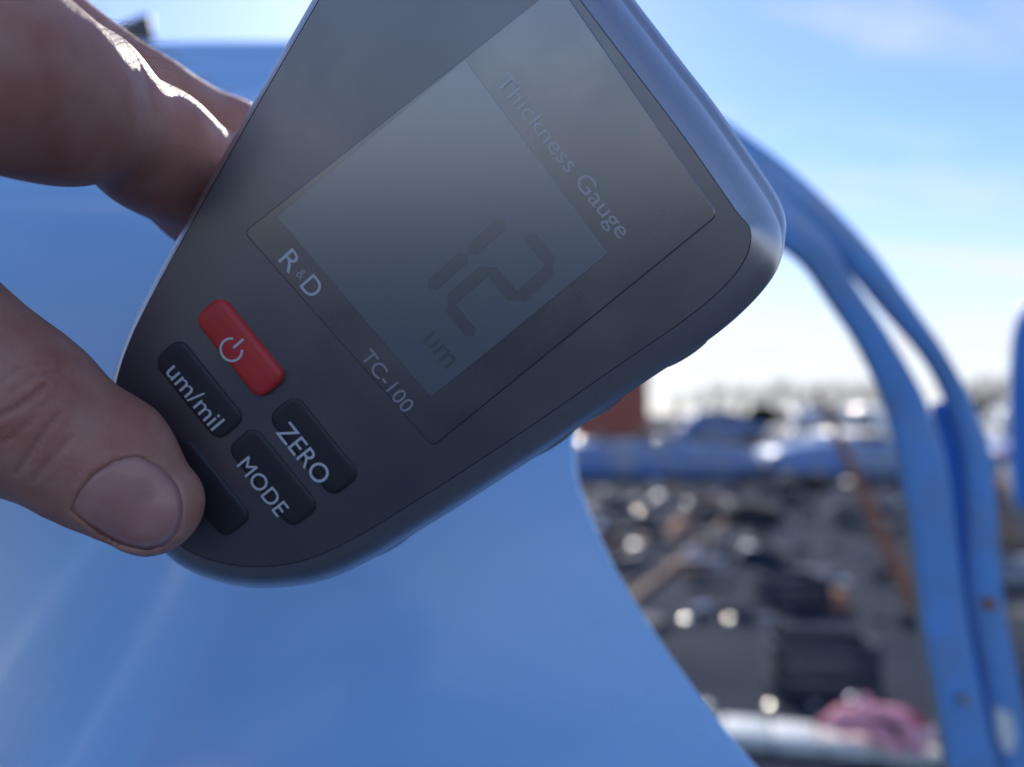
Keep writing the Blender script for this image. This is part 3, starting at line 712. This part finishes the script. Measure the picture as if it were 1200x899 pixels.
mb = MB(); mb.lathe([(.19, .05), (.12, .08), (.02, .07), (.02, .1), (.17, .13)], n=20); mb.obj('rim', M['grey'], t)
t = empty('tyre', G(945, 574)); tag(t, 'black tyre lying farthest off, close to the blue wrecks', 'tyre')
mb = MB(); mb.lathe([(.22, .02), (.34, 0), (.42, .06), (.44, .14), (.42, .22), (.34, .27), (.22, .25), (.2, .14), (.22, .02)], n=26); mb.obj('tread', M['tyre'], t)
def plank(name, a, b, w, th, m, lab, cat):
    a, b = Vector(a), Vector(b); d = (b - a); L_ = d.length; rot = d.to_track_quat('X', 'Z').to_matrix()
    mb = MB(); secs = []
    for i in range(9):
        x = L_ * i / 8; k = .003 * math.sin(i * 2.1); secs.append([Vector((x, -w / 2 + k, 0)), Vector((x, -w / 2 + k, th)), Vector((x, w / 2 + k, th)), Vector((x, w / 2 + k, 0))])
    mb.loft(secs); o = mb.obj(name, m, smooth=False, loc=a); o.data.transform(rot.to_4x4()); tag(o, lab, cat); return o
plank('plank', G(733, 712), G(868, 598), .085, .04, M['wood'], 'long brown wooden plank lying across the dark yard', 'plank')
b0 = G(1080, 728); b1 = P(956, 455, b0.y * 1.02); mb = MB(); mb.tube([b0, b0.lerp(b1, .3), b0.lerp(b1, .7), b1], [.045, .042, .03, .02], 6); bmid = b0
o = mb.obj('steel_bar', M['rust'], smooth=False); o.data.transform(Matrix.Translation(-b0)); o.location = b0; tag(o, 'rusty steel bar standing slanted in the yard inside the window opening', 'bar')
# white kerb
def kerb():
    a, b = G(790, 872), G(1160, 908); d = b - a; L_ = d.length; ang = math.atan2(d.y, d.x)
    k = empty('kerb', a, ang); tag(k, 'low row of white blocks on the ground with the pink toy on it', 'kerb')
    n = 6
    for i in range(n):
        mb = MB(); mb.box((L_ * (i + .5) / n, .09 + .004 * (i % 2), .03), (L_ / n - .008, .18, .06), bev=.012); mb.obj('block', M['whiteblock'], k)
    return a, b
ka, kb = kerb()
# pink plush toy
def toy():
    c = P(1030, 858, 3.0); top = Vector((c.x, c.y, 0.11))
    t = empty('plush_toy', (G(1033, 895).x, G(1033, 895).y + .05, .066), R(-14)); tag(t, 'crumpled pink plush toy with a brown strap lying on the white kerb', 'toy')
    def blob(prims, k, name, m, h=.012):
        def fn(p):
            d = None
            for a, b, ra, rb in prims:
                e = rcone(p, a, b, ra, rb); d = e if d is None else smin(d, e, k)
            return d + .006 * np.sin(p[:, 0] * 40 + 1) * np.sin(p[:, 1] * 37) * np.sin(p[:, 2] * 45 + .5)
        A_ = np.array([np.array(q[0]) - q[2] for q in prims] + [np.array(q[1]) - q[3] for q in prims]); B_ = np.array([np.array(q[0]) + q[2] for q in prims] + [np.array(q[1]) + q[3] for q in prims])
        pts, f = surface_nets(fn, A_.min(0) - .03, B_.max(0) + .03, h); return fastmesh(name, pts, f, m, t)
    blob([((-.02, 0, .085), (.10, .01, .075), .078, .07), ((-.12, .0, .075), (-.02, 0, .085), .06, .05), ((-.12, 0, .075), (-.2, 0, .05), .06, .03), ((.0, -.06, .05), (.06, -.13, .02), .045, .03), ((.12, -.03, .05), (.16, -.10, .015), .045, .03), ((-.05, .02, .13), (-.02, .03, .17), .03, .02)], .02, 'body', M['pink'])
    blob([((-.205, 0, .05), (-.232, -.01, .045), .026, .018)], .01, 'nose', M['redplush'], .008)
    blob([((.13, .02, .1), (.17, .02, .085), .045, .035)], .01, 'ear', M['redplush'], .01)
    blob([((.19, -.03, .045), (.25, -.05, .035), .036, .03), ((.22, -.03, .06), (.24, -.03, .07), .02, .018)], .015, 'paw', M['palepink'], .009)
    mb = MB(); mb.tube([(-.02, -.075, .12), (.04, -.088, .118), (.07, -.088, .10), (.075, -.092, .05), (.07, -.11, .02)], [.012, .014, .015, .014, .012], 8); mb.obj('strap', M['brownstrap'], t); t.scale = (.82, .82, .78)
toy()
hb = copy_tree(hp); hb.location = (G(1012, 895).x, G(1012, 895).y + .07, .203); hb.scale = (.12, .12, .2); hb.rotation_euler = (R(3), 0, 0)
tag(hb, 'tiny bright chrome cap resting on top of the pink toy', 'cap', 'glinting hubcaps')

# brick building far left of the opening
def building():
    d = 45; xr = (760 - 600) / F * d; c = empty('brick_building', (xr - 6, d + 4, 0)); tag(c, 'red brick building on the horizon, showing just under the gauge', 'building')
    mb = MB(); mb.box((0, 0, 2.6), (12, 8, 5.2)); mb.obj('wall', M['brick'], c, smooth=False)
    mb = MB(); mb.loft([[Vector((x, -4.3, 5.2)), Vector((x, 0, 6.6)), Vector((x, 4.3, 5.2)), Vector((x, 4.3, 5.05)), Vector((x, -4.3, 5.05))] for x in (-6.2, 6.2)]); mb.obj('roof', M['dark'], c, smooth=False)
    for x in (-4.5, -2, .5, 3.0):
        mb = MB(); mb.box((x, -4.01, 2.9), (1.1, .08, 1.4)); w = mb.obj('window', M['carwhite'], c, smooth=False)
        mb = MB(); mb.box((x, -4.06, 2.9), (.95, .04, 1.25)); mb.obj('pane', M['glass'], w, smooth=False)
building()
# bare trees on the horizon
def tree_mesh(seed):
    r = random.Random(seed); tr = MB(); cr = MB()
    tr.tube([(0, 0, 0), (.05, 0, 1.0), (.0, .06, 2.0), (.08, 0, 3.4)], [.16, .12, .09, .05], 7)
    for i in range(16):
        z = 1.1 + 2.2 * i / 16; a = i * 2.4 + r.random(); L_ = 1.5 * (1 - .35 * i / 16); p = Vector((.03, 0, z)); d = Vector((math.cos(a), math.sin(a), .9 + r.random() * .5)).normalized()
        q = p + d * L_ * .5; e = q + (d + Vector((0, 0, .35))).normalized() * L_ * .6; cr.tube([p, q, e], [.045, .03, .012], 5)
        for j in range(9):
            s = p.lerp(q, r.uniform(.4, 1)) if j < 4 else q.lerp(e, r.random()); dd = (d + Vector((r.uniform(-.9, .9), r.uniform(-.9, .9), r.uniform(-.1, .9)))).normalized()
            cr.tube([s, s + dd * .35, s + dd * .6 + Vector((0, 0, .15))], [.018, .012, .006], 3)
    return tr, cr
protos = []
for k in range(3):
    tr, cr = tree_mesh(k + 3); c = empty('bare_tree', (0, 0, 0)); tr.obj('trunk', M['bark'], c); cr.obj('crown', M['bark'], c); protos.append(c)
spots = [(842, 62, 1.0), (868, 75, 1.1), (893, 60, .9), (915, 80, 1.3), (938, 66, 1.0), (960, 84, 1.25), (985, 70, 1.1), (1008, 64, 1.0), (1030, 78, 1.2), (1128, 70, 1.1), (1150, 62, 1.1), (1172, 74, 1.3), (1195, 66, 1.1), (820, 90, 1.1), (795, 95, 1.0)]
TREE_LAB = ['bare tree on the horizon above the small dark blue car', 'bare tree right behind the left dark bush on the horizon, on its left side', 'bare tree directly over the dark bush left of the leaning bar', 'tall bare tree between the dark bush and the leaning rusty bar',
    'bare tree rising over the pale silver car', 'tall bare tree standing behind the top of the leaning rusty bar', 'bare tree over the wide dark bush behind the white car', 'bare tree just left of the white car roof', 'bare tree close to the inner edge of the blue window frame',
    'bare tree just outside the blue door frame, on its right', 'bare tree behind the dark bush right of the blue door frame', 'tallest bare tree at the right, next to the edge pillar', 'bare tree partly behind the blue pillar at the right edge', 'faint far bare tree, second from the brick building', 'faint far bare tree nearest to the brick building']
for i, (u, d, s) in enumerate(spots):
    o = protos[i] if i < 3 else copy_tree(protos[i % 3]); place(o, u, d, i * 47); o.scale = (s, s, s * .95)
    tag(o, TREE_LAB[i], 'tree', 'bare trees on the horizon')
def shrub_mesh(seed, w, h):
    r = random.Random(seed); mb = MB()
    for i in range(900):
        a = r.uniform(0, 6.283); q = math.sqrt(r.random()); zz = r.random(); k = math.sqrt(max(0.02, 1 - (zz * 1.02 - .1) ** 2)) * (.8 + .35 * math.sin(a * 3 + seed) * math.sin(zz * 7 + seed))
        p = Vector((math.cos(a) * q * w * k, math.sin(a) * q * w * .6 * k, zz * h)); u_ = Vector((r.uniform(-1, 1), r.uniform(-1, 1), r.uniform(-1, 1))).normalized() * .22; v_ = u_.orthogonal().normalized() * .13
        mb.add([p - u_, p + v_, p + u_, p - v_], [[0, 1, 2, 3]])
    return mb
for i, (u, d, w, h, lab) in enumerate(((893, 48, 1.5, 1.75, 'dark evergreen bush on the horizon left of the leaning bar'), (962, 52, 2.2, 1.9, 'wide dark evergreen bush on the horizon behind the white car'), (1150, 50, 2.2, 2.2, 'dark evergreen bush on the horizon right of the blue door frame'), (830, 60, 2.2, 1.3, 'low dark bush on the horizon beside the brick building'))):
    c = empty('evergreen_bush', ((u - 600) / F * d, d, 0)); tag(c, lab, 'bush'); shrub_mesh(i + 1, w, h).obj('foliage', M['leafdark'], c, smooth=False)
    mb = MB(); mb.tube([(0, 0, 0), (.03, .02, .4), (0, 0, h * .6)], [.06, .05, .03], 6); mb.obj('stem', M['bark'], c)
# things just right of the frame
a = G(1196, 602); b = P(1178, 545, a.y * 1.0); mb = MB(); mb.tube([Vector((0, 0, 0)), (b - a) * .5, b - a], [.05, .05, .05], 10); o = mb.obj('post', M['whiteblock'], loc=a)
tag(o, 'short white post leaning beside the blue door frame at the right edge', 'post')
def panel(u, v, w, h, rx, rz, m, lab):
    mb = MB(); nx, ny = 8, 5; g_ = []
    for j in range(ny + 1):
        for i in range(nx + 1):
            x = (i / nx - .5) * w; y = (j / ny) * h; z = .06 * math.sin(i * 1.3 + j) * w + .03 * math.sin(j * 2.1) + .05 * w; g_.append((x, y, z))
    top = [Vector(p) for p in g_]; bot = [p - Vector((0, 0, .012)) for p in top]; k = len(top)
    f = [[j * (nx + 1) + i, j * (nx + 1) + i + 1, (j + 1) * (nx + 1) + i + 1, (j + 1) * (nx + 1) + i] for j in range(ny) for i in range(nx)]
    f2 = [[q + k for q in qq[::-1]] for qq in f]; bd = [i for i in range(nx + 1)] + [j * (nx + 1) + nx for j in range(1, ny + 1)] + [ny * (nx + 1) + i for i in range(nx - 1, -1, -1)] + [j * (nx + 1) for j in range(ny - 1, 0, -1)]
    f3 = [[bd[i], bd[(i + 1) % len(bd)], bd[(i + 1) % len(bd)] + k, bd[i] + k] for i in range(len(bd))]
    mb.add(top + bot, f + f2 + f3); o = mb.obj('scrap_panel', m, loc=G(u, v, .02)); o.rotation_euler = (R(rx), 0, R(rz)); tag(o, lab, 'scrap', 'scrap sheets at the right edge')
panel(1186, 640, .55, .5, 35, 20, M['tan'], 'tan bent scrap sheet right of the blue door frame')
panel(1200, 690, .5, .4, 25, -15, M['grey'], 'grey bent scrap sheet nearest at the right edge')
panel(1190, 585, .8, .6, 30, 10, M['rust'], 'rusty bent scrap sheet farther off at the right edge')

# loose litter of the scrapyard: uncountable bits of sheet, plastic and stone
def litter():
    r = random.Random(5); ms = [M['grey'], M['litter'], M['tan'], M['wreck'], M['whiteblock'], M['rust'], M['asphalt']]; V = []; Fs = []; mi = []
    for i in range(430):
        y = 4.2 + 10.7 * r.random() ** .8; x = y * r.uniform(.02, .74); sz = r.choice((.04, .05, .07, .1, .16)) * (1.0 + .05 * y); k = len(V); a = r.uniform(0, 6.28); h = sz * r.uniform(.2, .7)
        for dx, dy, dz in ((-1, -.6, 0), (1, -.5, 0), (.8, .6, 0), (-.9, .5, 0), (-.7, -.4, 1), (.8, -.3, .7), (.6, .5, .9), (-.8, .3, .6)):
            dx, dy = dx * r.uniform(.6, 1.2) * sz, dy * r.uniform(.5, 1.2) * sz
            V.append((x + dx * math.cos(a) - dy * math.sin(a), y + dx * math.sin(a) + dy * math.cos(a), dz * h + (.003 if dz else -.01)))
        for f in ((4, 5, 6, 7), (0, 1, 5, 4), (1, 2, 6, 5), (2, 3, 7, 6), (3, 0, 4, 7)): Fs.append([q + k for q in f]); mi.append(len(mi) and 0 or 0)
        w = r.choices(range(7), (2.2, 5, .5, .5, .4, 1.0, 7))[0]; mi[-5:] = [w] * 5
    me = bpy.data.meshes.new('scrap_litter'); me.from_pydata(V, [], Fs); [me.materials.append(m) for m in ms]; me.polygons.foreach_set('material_index', mi); me.update()
    tag(link('scrap_litter', me), 'loose litter of scrap bits scattered over the dark yard', None, None, 'stuff')
litter()
